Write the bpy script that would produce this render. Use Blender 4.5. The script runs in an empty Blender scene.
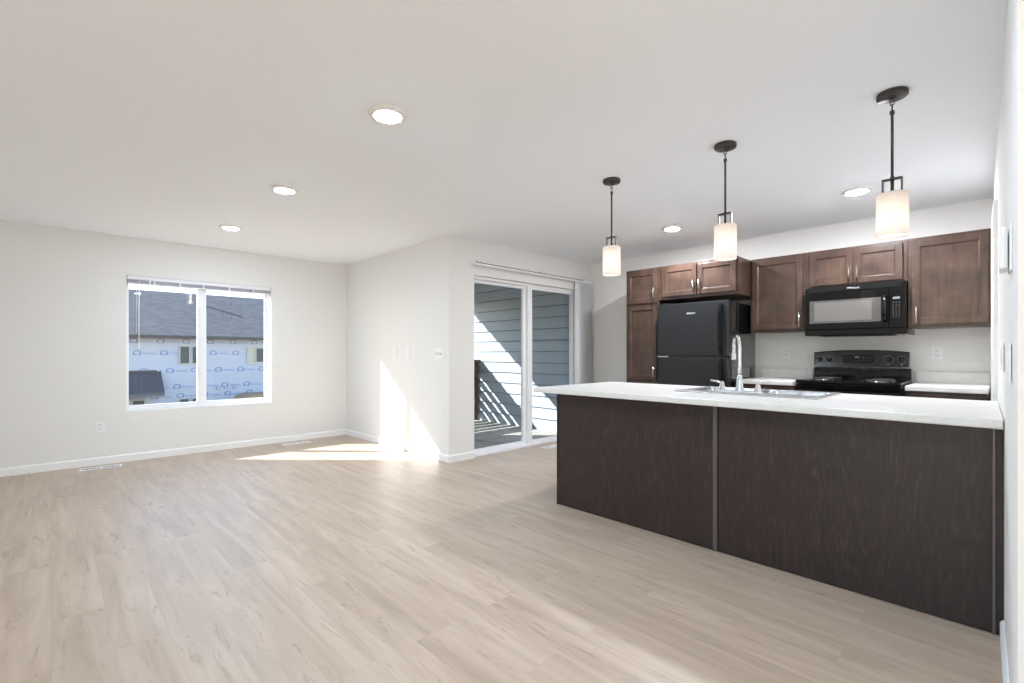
import bpy, bmesh, math, random
from mathutils import Vector, Matrix
random.seed(7)
sc = bpy.context.scene
COL = sc.collection
PI = math.pi

# ------------------------------------------------------------------ camera
cam_d = bpy.data.cameras.new('camera')
cam = bpy.data.objects.new('camera', cam_d); COL.objects.link(cam)
cam_d.sensor_width = 36.0
cam_d.lens = 477.787 / 1024 * 36
cam_d.shift_y = 11.86 / 1024
cam_d.clip_start = 0.05; cam_d.clip_end = 300
YAW = 0.804                                   # angle from +X towards +Y
cam.location = (0, 0, 1.171)
cam.rotation_euler = (PI / 2, 0, YAW - PI / 2)
sc.camera = cam

# ------------------------------------------------------------------ sky, sun, exposure
SKY = 0.15; SUN = 4.9; CAN = 125; KCAN = 265; PEND = 0.045
sc.view_settings.view_transform = 'Standard'
sc.view_settings.look = 'None'
sc.view_settings.exposure = 1.82
sc.view_settings.gamma = 1.0
sc.view_settings.use_curve_mapping = False
w = bpy.data.worlds.new('sky'); sc.world = w; w.use_nodes = True
nt = w.node_tree
sky = nt.nodes.new('ShaderNodeTexSky'); sky.sky_type = 'NISHITA'
sky.sun_disc = False; sky.sun_elevation = math.radians(28.7); sky.sun_rotation = math.radians(-45)
sky.air_density = 1.0; sky.dust_density = 0.4; sky.ozone_density = 1.0
nt.links.new(sky.outputs[0], nt.nodes['Background'].inputs[0])
nt.nodes['Background'].inputs[1].default_value = SKY
sd = bpy.data.lights.new('sun', 'SUN'); sun = bpy.data.objects.new('sun', sd); COL.objects.link(sun)
sd.energy = SUN; sd.angle = math.radians(0.53); sd.color = (1.0, 0.98, 0.955)
sun.rotation_euler = Vector((1, -1, -0.775)).to_track_quat('-Z', 'Y').to_euler()
sun.location = (-8, 14, 9)
sc.cycles.max_bounces = 14
sc.cycles.diffuse_bounces = 8
sc.cycles.transparent_max_bounces = 24
sc.cycles.sample_clamp_indirect = 6.0

# ------------------------------------------------------------------ materials
def lin(c):
    return tuple(((v / 255) / 12.92 if v / 255 <= 0.04045 else (((v / 255) + 0.055) / 1.055) ** 2.4) for v in c) + (1,)
def newmat(name):
    m = bpy.data.materials.new(name); m.use_nodes = True
    return m, m.node_tree, m.node_tree.nodes['Principled BSDF']
def plain(name, c, rough=0.5, metal=0.0, noise=0.03, nscale=30, bump=0.0, bscale=200, coat=0, spec=0.5, c2=None, stretch=(1, 1, 1)):
    m, t, b = newmat(name)
    tc = t.nodes.new('ShaderNodeTexCoord'); mp = t.nodes.new('ShaderNodeMapping'); mp.inputs['Scale'].default_value = stretch
    t.links.new(tc.outputs['Object'], mp.inputs[0])
    n = t.nodes.new('ShaderNodeTexNoise'); n.inputs['Scale'].default_value = nscale; n.inputs['Detail'].default_value = 5
    t.links.new(mp.outputs[0], n.inputs[0])
    mx = t.nodes.new('ShaderNodeMix'); mx.data_type = 'RGBA'
    L = lin(c)
    if c2 is None:
        a = tuple(v * (1 - noise) for v in L[:3]) + (1,); bb = tuple(min(1, v * (1 + noise)) for v in L[:3]) + (1,)
    else: a, bb = L, lin(c2)
    mx.inputs[6].default_value = a; mx.inputs[7].default_value = bb
    rp = t.nodes.new('ShaderNodeMapRange'); rp.inputs[1].default_value = 0.3; rp.inputs[2].default_value = 0.7
    t.links.new(n.outputs[0], rp.inputs[0]); t.links.new(rp.outputs[0], mx.inputs[0])
    t.links.new(mx.outputs[2], b.inputs['Base Color'])
    b.inputs['Roughness'].default_value = rough; b.inputs['Metallic'].default_value = metal
    b.inputs['Specular IOR Level'].default_value = spec
    b.inputs['Coat Weight'].default_value = coat
    if bump:
        n2 = t.nodes.new('ShaderNodeTexNoise'); n2.inputs['Scale'].default_value = bscale
        t.links.new(mp.outputs[0], n2.inputs[0])
        bp = t.nodes.new('ShaderNodeBump'); bp.inputs['Strength'].default_value = bump; bp.inputs['Distance'].default_value = 0.002
        t.links.new(n2.outputs[0], bp.inputs['Height']); t.links.new(bp.outputs[0], b.inputs['Normal'])
    return m
def emit(name, c, s):
    m, t, b = newmat(name)
    b.inputs['Base Color'].default_value = lin(c)
    b.inputs['Emission Color'].default_value = lin(c); b.inputs['Emission Strength'].default_value = s
    return m
def floor_mat():
    m, t, b = newmat('vinyl_plank_floor'); N = t.nodes.new; Lk = t.links.new
    tc = N('ShaderNodeTexCoord'); mp = N('ShaderNodeMapping'); mp.inputs['Rotation'].default_value = (0, 0, PI / 2)
    Lk(tc.outputs['Object'], mp.inputs[0])
    br = N('ShaderNodeTexBrick'); br.offset = 0.37; br.inputs['Scale'].default_value = 1.0
    br.inputs['Brick Width'].default_value = 1.22; br.inputs['Row Height'].default_value = 0.178
    br.inputs['Mortar Size'].default_value = 0.0012; br.inputs['Mortar Smooth'].default_value = 0.3
    br.inputs['Color1'].default_value = (0, 0, 0, 1); br.inputs['Color2'].default_value = (1, 1, 1, 1); br.inputs['Mortar'].default_value = (0.5, 0.5, 0.5, 1)
    Lk(mp.outputs[0], br.inputs[0])
    # shift the grain per plank
    sc_ = N('ShaderNodeVectorMath'); sc_.operation = 'SCALE'; sc_.inputs[3].default_value = 7.0
    Lk(br.outputs['Color'], sc_.inputs[0])
    ad = N('ShaderNodeVectorMath'); Lk(mp.outputs[0], ad.inputs[0]); Lk(sc_.outputs[0], ad.inputs[1])
    m2 = N('ShaderNodeMapping'); m2.inputs['Scale'].default_value = (0.9, 9, 1); Lk(ad.outputs[0], m2.inputs[0])
    n1 = N('ShaderNodeTexNoise'); n1.inputs['Scale'].default_value = 1.5; n1.inputs['Detail'].default_value = 6; n1.inputs['Distortion'].default_value = 0.6
    Lk(m2.outputs[0], n1.inputs[0])
    m3 = N('ShaderNodeMapping'); m3.inputs['Scale'].default_value = (1.3, 8, 1); Lk(ad.outputs[0], m3.inputs[0])
    n2 = N('ShaderNodeTexNoise'); n2.inputs['Scale'].default_value = 2.4; n2.inputs['Detail'].default_value = 8; n2.inputs['Roughness'].default_value = 0.65; n2.inputs['Distortion'].default_value = 1.6
    Lk(m3.outputs[0], n2.inputs[0])
    cr = N('ShaderNodeValToRGB'); cr.color_ramp.elements[0].position = 0.28; cr.color_ramp.elements[0].color = lin((170, 151, 133))
    cr.color_ramp.elements[1].position = 0.72; cr.color_ramp.elements[1].color = lin((199, 181, 163))
    e = cr.color_ramp.elements.new(0.5); e.color = lin((186, 167, 148))
    Lk(n1.outputs[0], cr.inputs[0])
    # darker cathedral flecks where the second noise dips
    r2 = N('ShaderNodeMapRange'); r2.inputs[1].default_value = 0.30; r2.inputs[2].default_value = 0.44; r2.inputs[3].default_value = 0.75; r2.inputs[4].default_value = 0.0
    Lk(n2.outputs[0], r2.inputs[0])
    mx = N('ShaderNodeMix'); mx.data_type = 'RGBA'; Lk(r2.outputs[0], mx.inputs[0]); Lk(cr.outputs[0], mx.inputs[6]); mx.inputs[7].default_value = lin((153, 133, 113))
    # plank to plank tone
    mr = N('ShaderNodeMapRange'); mr.inputs[3].default_value = 0.97; mr.inputs[4].default_value = 1.03; Lk(br.outputs['Color'], mr.inputs[0])
    mul = N('ShaderNodeVectorMath'); mul.operation = 'SCALE'; Lk(mx.outputs[2], mul.inputs[0]); Lk(mr.outputs[0], mul.inputs[3])
    mj = N('ShaderNodeMix'); mj.data_type = 'RGBA'; Lk(br.outputs['Fac'], mj.inputs[0]); Lk(mul.outputs[0], mj.inputs[6]); mj.inputs[7].default_value = lin((180, 161, 142))
    Lk(mj.outputs[2], b.inputs['Base Color'])
    rr = N('ShaderNodeMapRange'); rr.inputs[3].default_value = 0.34; rr.inputs[4].default_value = 0.48; Lk(n1.outputs[0], rr.inputs[0]); Lk(rr.outputs[0], b.inputs['Roughness'])
    b.inputs['Specular IOR Level'].default_value = 0.45
    return m
def wood_mat(name, ca, cb, cc, rough=0.38, vert=True, scale=1.0, blotch=0.5, dist=1.1, along=1.1):
    m, t, b = newmat(name); N = t.nodes.new; Lk = t.links.new
    tc = N('ShaderNodeTexCoord'); mp = N('ShaderNodeMapping')
    mp.inputs['Scale'].default_value = (14 * scale, 14 * scale, along * scale) if vert else (14 * scale, 1.1 * scale, 14 * scale)
    Lk(tc.outputs['Object'], mp.inputs[0])
    n1 = N('ShaderNodeTexNoise'); n1.inputs['Scale'].default_value = 2.2; n1.inputs['Detail'].default_value = 8; n1.inputs['Roughness'].default_value = 0.62; n1.inputs['Distortion'].default_value = dist
    Lk(mp.outputs[0], n1.inputs[0])
    n2 = N('ShaderNodeTexNoise'); n2.inputs['Scale'].default_value = 6; n2.inputs['Detail'].default_value = 3
    Lk(tc.outputs['Object'], n2.inputs[0])
    cr = N('ShaderNodeValToRGB'); cr.color_ramp.elements[0].position = 0.35; cr.color_ramp.elements[0].color = lin(ca)
    cr.color_ramp.elements[1].position = 0.75; cr.color_ramp.elements[1].color = lin(cc)
    e = cr.color_ramp.elements.new(0.54); e.color = lin(cb)
    mm = N('ShaderNodeMix'); mm.data_type = 'FLOAT'; mm.inputs[0].default_value = blotch * 0.6; Lk(n1.outputs[0], mm.inputs[2]); Lk(n2.outputs[0], mm.inputs[3])
    Lk(mm.outputs[0], cr.inputs[0]); Lk(cr.outputs[0], b.inputs['Base Color'])
    b.inputs['Roughness'].default_value = rough
    b.inputs['Specular IOR Level'].default_value = 0.5
    bp = N('ShaderNodeBump'); bp.inputs['Strength'].default_value = 0.08; bp.inputs['Distance'].default_value = 0.002
    Lk(n1.outputs[0], bp.inputs['Height']); Lk(bp.outputs[0], b.inputs['Normal'])
    return m
def glass_mat(name, tint=(1, 1, 1), ior=1.5):
    m = bpy.data.materials.new(name); m.use_nodes = True; t = m.node_tree; t.nodes.clear()
    o = t.nodes.new('ShaderNodeOutputMaterial'); tr = t.nodes.new('ShaderNodeBsdfTransparent'); gl = t.nodes.new('ShaderNodeBsdfGlossy')
    tr.inputs[0].default_value = tint + (1,); gl.inputs['Roughness'].default_value = 0.0
    fr = t.nodes.new('ShaderNodeFresnel'); fr.inputs[0].default_value = ior
    mx = t.nodes.new('ShaderNodeMixShader'); ge = t.nodes.new('ShaderNodeNewGeometry')
    inv = t.nodes.new('ShaderNodeMath'); inv.operation = 'SUBTRACT'; inv.inputs[0].default_value = 1.0; t.links.new(ge.outputs['Backfacing'], inv.inputs[1])
    mu = t.nodes.new('ShaderNodeMath'); mu.operation = 'MULTIPLY'; t.links.new(fr.outputs[0], mu.inputs[0]); t.links.new(inv.outputs[0], mu.inputs[1])
    t.links.new(mu.outputs[0], mx.inputs[0]); t.links.new(tr.outputs[0], mx.inputs[1]); t.links.new(gl.outputs[0], mx.inputs[2]); t.links.new(mx.outputs[0], o.inputs[0])
    return m
def shade_mat():
    m = bpy.data.materials.new('frosted_shade_glass'); m.use_nodes = True; t = m.node_tree; t.nodes.clear()
    o = t.nodes.new('ShaderNodeOutputMaterial'); tr = t.nodes.new('ShaderNodeBsdfTranslucent'); df = t.nodes.new('ShaderNodeBsdfDiffuse')
    tr.inputs[0].default_value = (0.95, 0.90, 0.86, 1); df.inputs[0].default_value = (0.9, 0.87, 0.84, 1)
    mx = t.nodes.new('ShaderNodeMixShader'); mx.inputs[0].default_value = 0.45
    t.links.new(tr.outputs[0], mx.inputs[1]); t.links.new(df.outputs[0], mx.inputs[2]); t.links.new(mx.outputs[0], o.inputs[0])
    return m
def counter_mat():
    m, t, b = newmat('laminate_counter'); N = t.nodes.new; Lk = t.links.new
    tc = N('ShaderNodeTexCoord')
    v = N('ShaderNodeTexNoise'); v.inputs['Scale'].default_value = 160; v.inputs['Detail'].default_value = 3; Lk(tc.outputs['Object'], v.inputs[0])
    n = N('ShaderNodeTexNoise'); n.inputs['Scale'].default_value = 14; n.inputs['Detail'].default_value = 6; Lk(tc.outputs['Object'], n.inputs[0])
    cr = N('ShaderNodeValToRGB'); cr.color_ramp.elements[0].position = 0.30; cr.color_ramp.elements[0].color = lin((214, 211, 207))
    cr.color_ramp.elements[1].position = 0.46; cr.color_ramp.elements[1].color = lin((226, 225, 222)); Lk(v.outputs[0], cr.inputs[0])
    mx = N('ShaderNodeMix'); mx.data_type = 'RGBA'; mx.blend_type = 'MULTIPLY'; mx.inputs[0].default_value = 0.25
    c2 = N('ShaderNodeValToRGB'); c2.color_ramp.elements[0].color = lin((222, 220, 216)); c2.color_ramp.elements[0].position = 0.3; c2.color_ramp.elements[1].position = 0.6; Lk(n.outputs[0], c2.inputs[0])
    Lk(cr.outputs[0], mx.inputs[6]); Lk(c2.outputs[0], mx.inputs[7]); Lk(mx.outputs[2], b.inputs['Base Color'])
    b.inputs['Roughness'].default_value = 0.35
    return m
def shingle_mat():
    m, t, b = newmat('asphalt_shingles'); N = t.nodes.new; Lk = t.links.new
    tc = N('ShaderNodeTexCoord')
    br = N('ShaderNodeTexBrick'); br.inputs['Scale'].default_value = 1; br.inputs['Brick Width'].default_value = 0.34; br.inputs['Row Height'].default_value = 0.16
    br.inputs['Mortar Size'].default_value = 0.01; br.inputs['Color1'].default_value = lin((72, 76, 82)); br.inputs['Color2'].default_value = lin((90, 94, 99)); br.inputs['Mortar'].default_value = lin((68, 72, 78))
    Lk(tc.outputs['Object'], br.inputs[0]); Lk(br.outputs['Color'], b.inputs['Base Color'])
    b.inputs['Roughness'].default_value = 0.95
    return m
M = {
    'wall': plain('painted_wall', (232, 231, 228), 0.9, noise=0.008, bump=0.12, bscale=260),
    'ceiling': plain('painted_ceiling', (245, 249, 253), 0.95, noise=0.006, bump=0.15, bscale=160),
    'trim': plain('white_trim', (240, 240, 239), 0.45, noise=0.01),
    'vinyl': plain('white_vinyl', (240, 241, 243), 0.4, noise=0.01),
    'floor': floor_mat(),
    'cab': wood_mat('stained_maple', (55, 41, 34), (79, 60, 50), (103, 82, 70), 0.30, blotch=1.0),
    'panel': wood_mat('dark_wood_panel', (36, 27, 25), (47, 36, 33), (72, 57, 52), 0.40, scale=0.75, blotch=0.2, dist=3.0, along=2.2),
    'seam': plain('metal_panel_strip', (105, 98, 98), 0.3, 0.5),
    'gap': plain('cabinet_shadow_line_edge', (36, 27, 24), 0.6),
    'nickel': plain('satin_nickel', (190, 186, 180), 0.28, 1.0),
    'chrome': plain('chrome', (225, 226, 228), 0.08, 1.0, noise=0.0),
    'steel': plain('brushed_steel', (205, 206, 208), 0.28, 1.0, noise=0.04, nscale=60, stretch=(1, 12, 1)),
    'black': plain('glossy_black_enamel', (13, 13, 14), 0.07, coat=0.0, spec=0.35),
    'fridge': plain('textured_black_fridge', (31, 32, 35), 0.33, bump=0.1, bscale=500),
    'fridge_side': plain('black_fridge_side', (20, 20, 21), 0.10, coat=1.0, spec=1.0),
    'blackmat': plain('matte_black_plastic', (10, 10, 11), 0.5),
    'smoke': plain('smoked_panel', (32, 27, 25), 0.18, spec=0.4),
    'mwglass': plain('microwave_window', (78, 76, 74), 0.03, coat=1.0, spec=0.8),
    'bronze': plain('dark_bronze_metal', (74, 68, 64), 0.38, 0.6),
    'shade': shade_mat(),
    'counter': counter_mat(),
    'glass': glass_mat('window_glass'),
    'can': emit('downlight_diffuser', (212, 234, 255), CAN),
    'kcan': emit('kitchen_downlight_diffuser', (238, 240, 246), KCAN),
    'bulb': emit('frosted_bulb', (255, 240, 226), 1.2),
    'whiteplastic': plain('white_plastic', (238, 238, 238), 0.35, noise=0.005),
    'slot': plain('dark_slot', (60, 58, 56), 0.6),
    'logo': plain('silver_badge', (215, 216, 220), 0.3, 0.2),
    'display': plain('grey_display', (120, 126, 128), 0.2),
    'mark': plain('light_print', (84, 84, 84), 0.5),
    'dialmark': plain('white_dial_print', (190, 190, 188), 0.5),
    'siding': plain('painted_lap_siding', (143, 158, 170), 0.75, noise=0.03, nscale=8, stretch=(1, 1, 8), bump=0.3, bscale=60),
    'deck': plain('grey_composite_decking', (150, 150, 146), 0.8, noise=0.08, nscale=10, stretch=(1, 10, 1)),
    'railwood': plain('weathered_brown_wood', (128, 104, 84), 0.8, c2=(92, 76, 62), nscale=12, stretch=(1, 8, 8)),
    'fascia': plain('exterior_trim', (200, 202, 202), 0.7),
    'wrap': plain('house_wrap', (190, 194, 206), 0.7, noise=0.03, nscale=2.5),
    'wrapblue': plain('blue_print', (112, 130, 186), 0.7),
    'wraptext': plain('pale_blue_print', (150, 166, 208), 0.7),
    'shingle': shingle_mat(),
    'gutter': plain('dark_gutter', (74, 70, 72), 0.5),
    'awning': plain('dark_metal_roofing', (92, 94, 100), 0.5, 0.1),
    'winframe': plain('tan_window_buck', (196, 192, 180), 0.7),
    'windark': plain('dark_room_behind', (78, 84, 86), 0.5),
    'osb': plain('oriented_strand_board', (158, 138, 108), 0.9, noise=0.15, nscale=25),
    'dirt': plain('bare_soil', (146, 128, 106), 1.0, noise=0.12, nscale=2),
    'vane': plain('grey_vinyl_vane', (212, 213, 217), 0.5),
    'blind': plain('white_blind', (236, 236, 240), 0.5),
    'blindclip': plain('grey_blind_edge', (198, 198, 206), 0.5),
    'coil': plain('burner_coil', (40, 38, 38), 0.5),
    'cable': plain('black_cable', (40, 42, 46), 0.7),
}

# ------------------------------------------------------------------ mesh helpers
def B(): return bmesh.new()
def box(bm, x0, x1, y0, y1, z0, z1, mi=0, bev=0.0):
    x0, x1 = min(x0, x1), max(x0, x1); y0, y1 = min(y0, y1), max(y0, y1); z0, z1 = min(z0, z1), max(z0, z1)
    v = [bm.verts.new(p) for p in ((x0,y0,z0),(x1,y0,z0),(x1,y1,z0),(x0,y1,z0),(x0,y0,z1),(x1,y0,z1),(x1,y1,z1),(x0,y1,z1))]
    fs = [bm.faces.new([v[i] for i in f]) for f in ((0,3,2,1),(4,5,6,7),(0,1,5,4),(1,2,6,5),(2,3,7,6),(3,0,4,7))]
    for f in fs: f.material_index = mi
    if bev:
        es = list({e for f in fs for e in f.edges})
        r = bmesh.ops.bevel(bm, geom=es, offset=bev, segments=2, profile=0.6, affect='EDGES')
        for f in r['faces']: f.material_index = mi
    return v
def prism(bm, pts, d, mi=0):
    """pts: closed 3D polygon, extruded by vector d"""
    d = Vector(d); a = [bm.verts.new(p) for p in pts]; b = [bm.verts.new(Vector(p) + d) for p in pts]
    n = len(pts); fs = [bm.faces.new(a), bm.faces.new(b[::-1])]
    for i in range(n): fs.append(bm.faces.new((a[i], b[i], b[(i+1) % n], a[(i+1) % n])))
    for f in fs: f.material_index = mi
def frame_of(d):
    d = d.normalized(); u = Vector((0, 0, 1)) if abs(d.z) < 0.9 else Vector((1, 0, 0))
    s = d.cross(u).normalized(); return s, s.cross(d).normalized()
def tube(bm, pts, rad, seg=12, mi=0, caps=True, smooth=True):
    pts = [Vector(p) for p in pts]; rr = rad if isinstance(rad, (list, tuple)) else [rad] * len(pts)
    rings = []; s = None
    for i, p in enumerate(pts):
        d = (pts[min(i+1, len(pts)-1)] - pts[max(i-1, 0)])
        if s is None: s, u = frame_of(d)
        else:
            s = (s - d.normalized() * s.dot(d.normalized())).normalized(); u = s.cross(d.normalized())
        rings.append([bm.verts.new(p + (s * math.cos(2*PI*k/seg) + u * math.sin(2*PI*k/seg)) * rr[i]) for k in range(seg)])
    for a, b in zip(rings, rings[1:]):
        for k in range(seg):
            f = bm.faces.new((a[k], a[(k+1) % seg], b[(k+1) % seg], b[k])); f.material_index = mi; f.smooth = smooth
    if caps:
        for r in (rings[0], rings[-1]):
            f = bm.faces.new(r); f.material_index = mi
def lathe(bm, prof, center=(0, 0, 0), axis='Z', seg=40, mi=0, smooth=True):
    """prof: (r, h) pairs revolved about axis through center"""
    c = Vector(center); rings = []
    def P(r, a, h):
        x, y = r * math.cos(a), r * math.sin(a)
        if axis == 'Z': return c + Vector((x, y, h))
        if axis == 'X': return c + Vector((h, x, y))
        return c + Vector((x, h, y))
    for r, h in prof:
        if r < 1e-6: rings.append([bm.verts.new(P(0, 0, h))])
        else: rings.append([bm.verts.new(P(r, 2*PI*k/seg, h)) for k in range(seg)])
    for a, b in zip(rings, rings[1:]):
        for k in range(seg):
            k2 = (k + 1) % seg
            if len(a) == 1 and len(b) == 1: continue
            if len(a) == 1: f = bm.faces.new((a[0], b[k], b[k2]))
            elif len(b) == 1: f = bm.faces.new((a[k], a[k2], b[0]))
            else: f = bm.faces.new((a[k], a[k2], b[k2], b[k]))
            f.material_index = mi; f.smooth = smooth
def obj(name, bm, mats, parent=None, kind=None):
    bmesh.ops.recalc_face_normals(bm, faces=bm.faces)
    me = bpy.data.meshes.new(name); bm.to_mesh(me); bm.free()
    for m in (mats if isinstance(mats, (list, tuple)) else [mats]): me.materials.append(M[m] if isinstance(m, str) else m)
    o = bpy.data.objects.new(name, me); COL.objects.link(o)
    if parent is not None:
        o.parent = parent
        if parent.type == 'EMPTY': o.matrix_parent_inverse = Matrix.Translation(-Vector(parent.location))
    if kind: o['kind'] = kind
    return o
def tag(o, label, cat, group=None):
    o['label'] = label; o['category'] = cat
    if group: o['group'] = group
    return o
def thing(name, label, cat, loc=(0, 0, 0), group=None):
    o = bpy.data.objects.new(name, None); COL.objects.link(o); o.location = loc; o.empty_display_size = 0.1
    return tag(o, label, cat, group)
def copy_tree(o, parent=None):
    c = o.copy(); COL.objects.link(c)
    if parent is not None:
        inv = o.matrix_parent_inverse.copy(); c.parent = parent; c.matrix_parent_inverse = inv
    for ch in list(o.children): copy_tree(ch, c)
    return c
def S(name, bm, mats): return obj(name, bm, mats, kind='structure')
def text_mesh(body, size, mat, parent, origin, name, extr=0.001, squash=1.0):
    """lettering on a face that looks towards -X: reads along -Y"""
    cu = bpy.data.curves.new(name, 'FONT'); cu.body = body; cu.size = size; cu.extrude = extr; cu.align_x = 'CENTER'; cu.align_y = 'CENTER'; cu.space_character = 0.95
    tmp = bpy.data.objects.new('tmp', cu); COL.objects.link(tmp)
    dg = bpy.context.evaluated_depsgraph_get(); me = bpy.data.meshes.new_from_object(tmp.evaluated_get(dg))
    bpy.data.objects.remove(tmp)
    # local x -> -Y, local y -> Z, local z -> -X
    R = Matrix(((0, 0, -1, origin[0]), (-squash, 0, 0, origin[1]), (0, 1, 0, origin[2]), (0, 0, 0, 1)))
    me.transform(R); me.materials.clear(); me.materials.append(M[mat])
    o = bpy.data.objects.new(name, me); COL.objects.link(o); o.parent = parent
    if parent.type == 'EMPTY': o.matrix_parent_inverse = Matrix.Translation(-Vector(parent.location))
    return o

# ------------------------------------------------------------------ the room
H = 2.44
YF, XI, YP, XK = 6.629, 3.062, 4.148, 5.52
WX0, WX1, WZ0, WZ1 = 0.584, 2.048, 0.54, 2.022        # window opening
DX0, DX1, DZ1 = 3.408, 5.290, 2.05                     # patio door opening
LX, RY = -1.6, -4.2                                    # room limits behind the camera
bm = B(); box(bm, LX - .15, XK + .15, RY - .15, YP + .15, -0.12, 0); box(bm, LX - .15, XI + .15, YP + .15, YF + .17, -0.12, 0); S('floor', bm, 'floor')
bm = B(); box(bm, LX - .15, XK + .15, RY - .15, YP + .15, H, H + .16); box(bm, LX - .15, XI + .15, YP + .15, YF + .17, H, H + .16); S('ceiling', bm, 'ceiling')
bm = B(); T = YF + .17
box(bm, LX - .15, WX0, YF, T, 0, H); box(bm, WX1, XI, YF, T, 0, H); box(bm, WX0, WX1, YF, T, 0, WZ0); box(bm, WX0, WX1, YF, T, WZ1, H)
S('wall_back', bm, 'wall')
bm = B(); box(bm, XI, XI + .15, YP, T, 0, H); S('wall_divider', bm, 'wall')
bm = B(); box(bm, XI + .15, DX0, YP, YP + .15, 0, H); box(bm, DX1, XK, YP, YP + .15, 0, H); box(bm, DX0, DX1, YP, YP + .15, DZ1, H); S('wall_patio', bm, 'wall')
bm = B(); box(bm, XK, XK + .10, 0.085, YP + .15, 0, H); S('wall_kitchen', bm, 'wall')
RA, RB = (XK, 0.085), (1.80, -0.0175)                  # face of the wall on the right
RM = (RA[1] - RB[1]) / (RA[0] - RB[0])
def ry(x): return RB[1] + (x - RB[0]) * RM
bm = B(); prism(bm, [(XK + .1, ry(XK + .1), 0), (RB[0], RB[1], 0), (RB[0], RY, 0), (XK + .1, RY, 0)], (0, 0, H)); S('wall_right', bm, 'wall')
LW = ((-3.60, -1.30), (-1.10, 1.25)); LZ0, LZ1 = 0.10, 2.20     # two wide unseen windows added behind the camera's left shoulder to bring in daylight
bm = B(); box(bm, LX - .15, LX, RY, YF, 0, LZ0); box(bm, LX - .15, LX, RY, YF, LZ1, H)
for a, b in ((RY, LW[0][0]), (LW[0][1], LW[1][0]), (LW[1][1], YF)): box(bm, LX - .15, LX, a, b, LZ0, LZ1)
S('wall_left', bm, 'wall')
for k, (a, b) in enumerate(LW):
    bm = B(); xa, xb = LX - .12, LX - .06; mid = (a + b) / 2
    box(bm, xa, xb, a, a + .05, LZ0, LZ1); box(bm, xa, xb, b - .05, b, LZ0, LZ1); box(bm, xa, xb, a + .05, b - .05, LZ0, LZ0 + .05); box(bm, xa, xb, a + .05, b - .05, LZ1 - .05, LZ1); box(bm, xa, xb, mid - .03, mid + .03, LZ0 + .05, LZ1 - .05)
    w2 = obj('window_%d' % (k + 2), bm, 'vinyl', kind='structure')  # added window, out of view, lets extra daylight into the room
    bm = B(); box(bm, xa + .028, xa + .032, a + .045, b - .045, LZ0 + .045, LZ1 - .045); obj('window_pane', bm, 'glass', w2)
bm = B(); box(bm, LX - .15, RB[0], RY - .15, RY, 0, H); S('wall_rear', bm, 'wall')
# baseboards with a small chamfer on the top edge
def base_profile(bm, x0, y0, x1, y1, nx, ny, h=0.08, t=0.013):
    a = Vector((x0, y0, 0)); n = Vector((nx, ny, 0))
    pts = [a, a + n * t, a + n * t + Vector((0, 0, h - .012)), a + n * t * .45 + Vector((0, 0, h)), a + Vector((0, 0, h))]
    prism(bm, pts, Vector((x1 - x0, y1 - y0, 0)))
bm = B(); base_profile(bm, LX, YF, XI, YF, 0, -1); S('baseboard_back', bm, 'trim')
bm = B(); base_profile(bm, XI, YP - .013, XI, YF - .013, -1, 0); S('baseboard_divider', bm, 'trim')
bm = B(); base_profile(bm, XI, YP, DX0 - .002, YP, 0, -1); S('baseboard_patio', bm, 'trim')
bm = B(); base_profile(bm, RB[0], RB[1], 2.80, ry(2.80), 0, 1); S('baseboard_right', bm, 'trim')
bm = B(); base_profile(bm, LX, RY, LX, YF, 1, 0); S('baseboard_left', bm, 'trim')

# door casing and door on the right wall, inside the kitchen
d2 = thing('door_2', 'white door', 'door'); del d2['label'], d2['category']; d2['kind'] = 'structure'; d2.name = 'door_2'
def rbox(bm, x0, x1, p0, p1, z0, z1, mi=0):             # a box lying on the slanted right wall face, p = distance from the face
    prism(bm, [(x0, ry(x0) + p0, z0), (x1, ry(x1) + p0, z0), (x1, ry(x1) + p1, z0), (x0, ry(x0) + p1, z0)], (0, 0, z1 - z0), mi)
bm = B(); rbox(bm, 3.93, 4.0, -.01, .018, 0, 2.06); rbox(bm, 4.76, 4.83, -.01, .018, 0, 2.06); rbox(bm, 4.0, 4.76, -.01, .018, 1.99, 2.06); obj('door_casing', bm, 'trim', d2)
bm = B(); rbox(bm, 4.0, 4.76, -.01, .006, 0.01, 1.99); obj('door_panel', bm, 'trim', d2)

# ------------------------------------------------------------------ window
wn = thing('window_1', 'x', 'x', ((WX0 + WX1) / 2, YF + .1, WZ0)); del wn['label'], wn['category']; wn['kind'] = 'structure'
y0, y1 = YF + .062, YF + .135
bm = B(); f = .022
box(bm, WX0, WX0 + f, y0, y1, WZ0, WZ1, 0, .002); box(bm, WX1 - f, WX1, y0, y1, WZ0, WZ1, 0, .002)
box(bm, WX0 + f, WX1 - f, y0, y1, WZ0, WZ0 + .035, 0, .002); box(bm, WX0 + f, WX1 - f, y0, y1, WZ1 - .04, WZ1, 0, .002)
obj('window_frame', bm, 'vinyl', wn)
xm0, xm1 = 1.248, 1.335
def sash(x0, x1, ya, yb, wl, wr, name):
    bm = B(); zb, zt = WZ0 + .035, WZ1 - .04
    box(bm, x0, x0 + wl, ya, yb, zb, zt, 0, .002); box(bm, x1 - wr, x1, ya, yb, zb, zt, 0, .002)
    box(bm, x0 + wl, x1 - wr, ya, yb, zb, zb + .022, 0, .002); box(bm, x0 + wl, x1 - wr, ya, yb, zt - .03, zt, 0, .002)
    s = obj(name, bm, 'vinyl', wn)
    bm = B(); ym = (ya + yb) / 2; box(bm, x0 + wl - .004, x1 - wr + .004, ym - .002, ym + .002, zb + .018, zt - .026); obj('window_pane', bm, 'glass', s)
    return s
sash(WX0 + f, xm1 - .005, y0 + .008, y0 + .032, .003, .082, 'window_sash')
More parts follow.
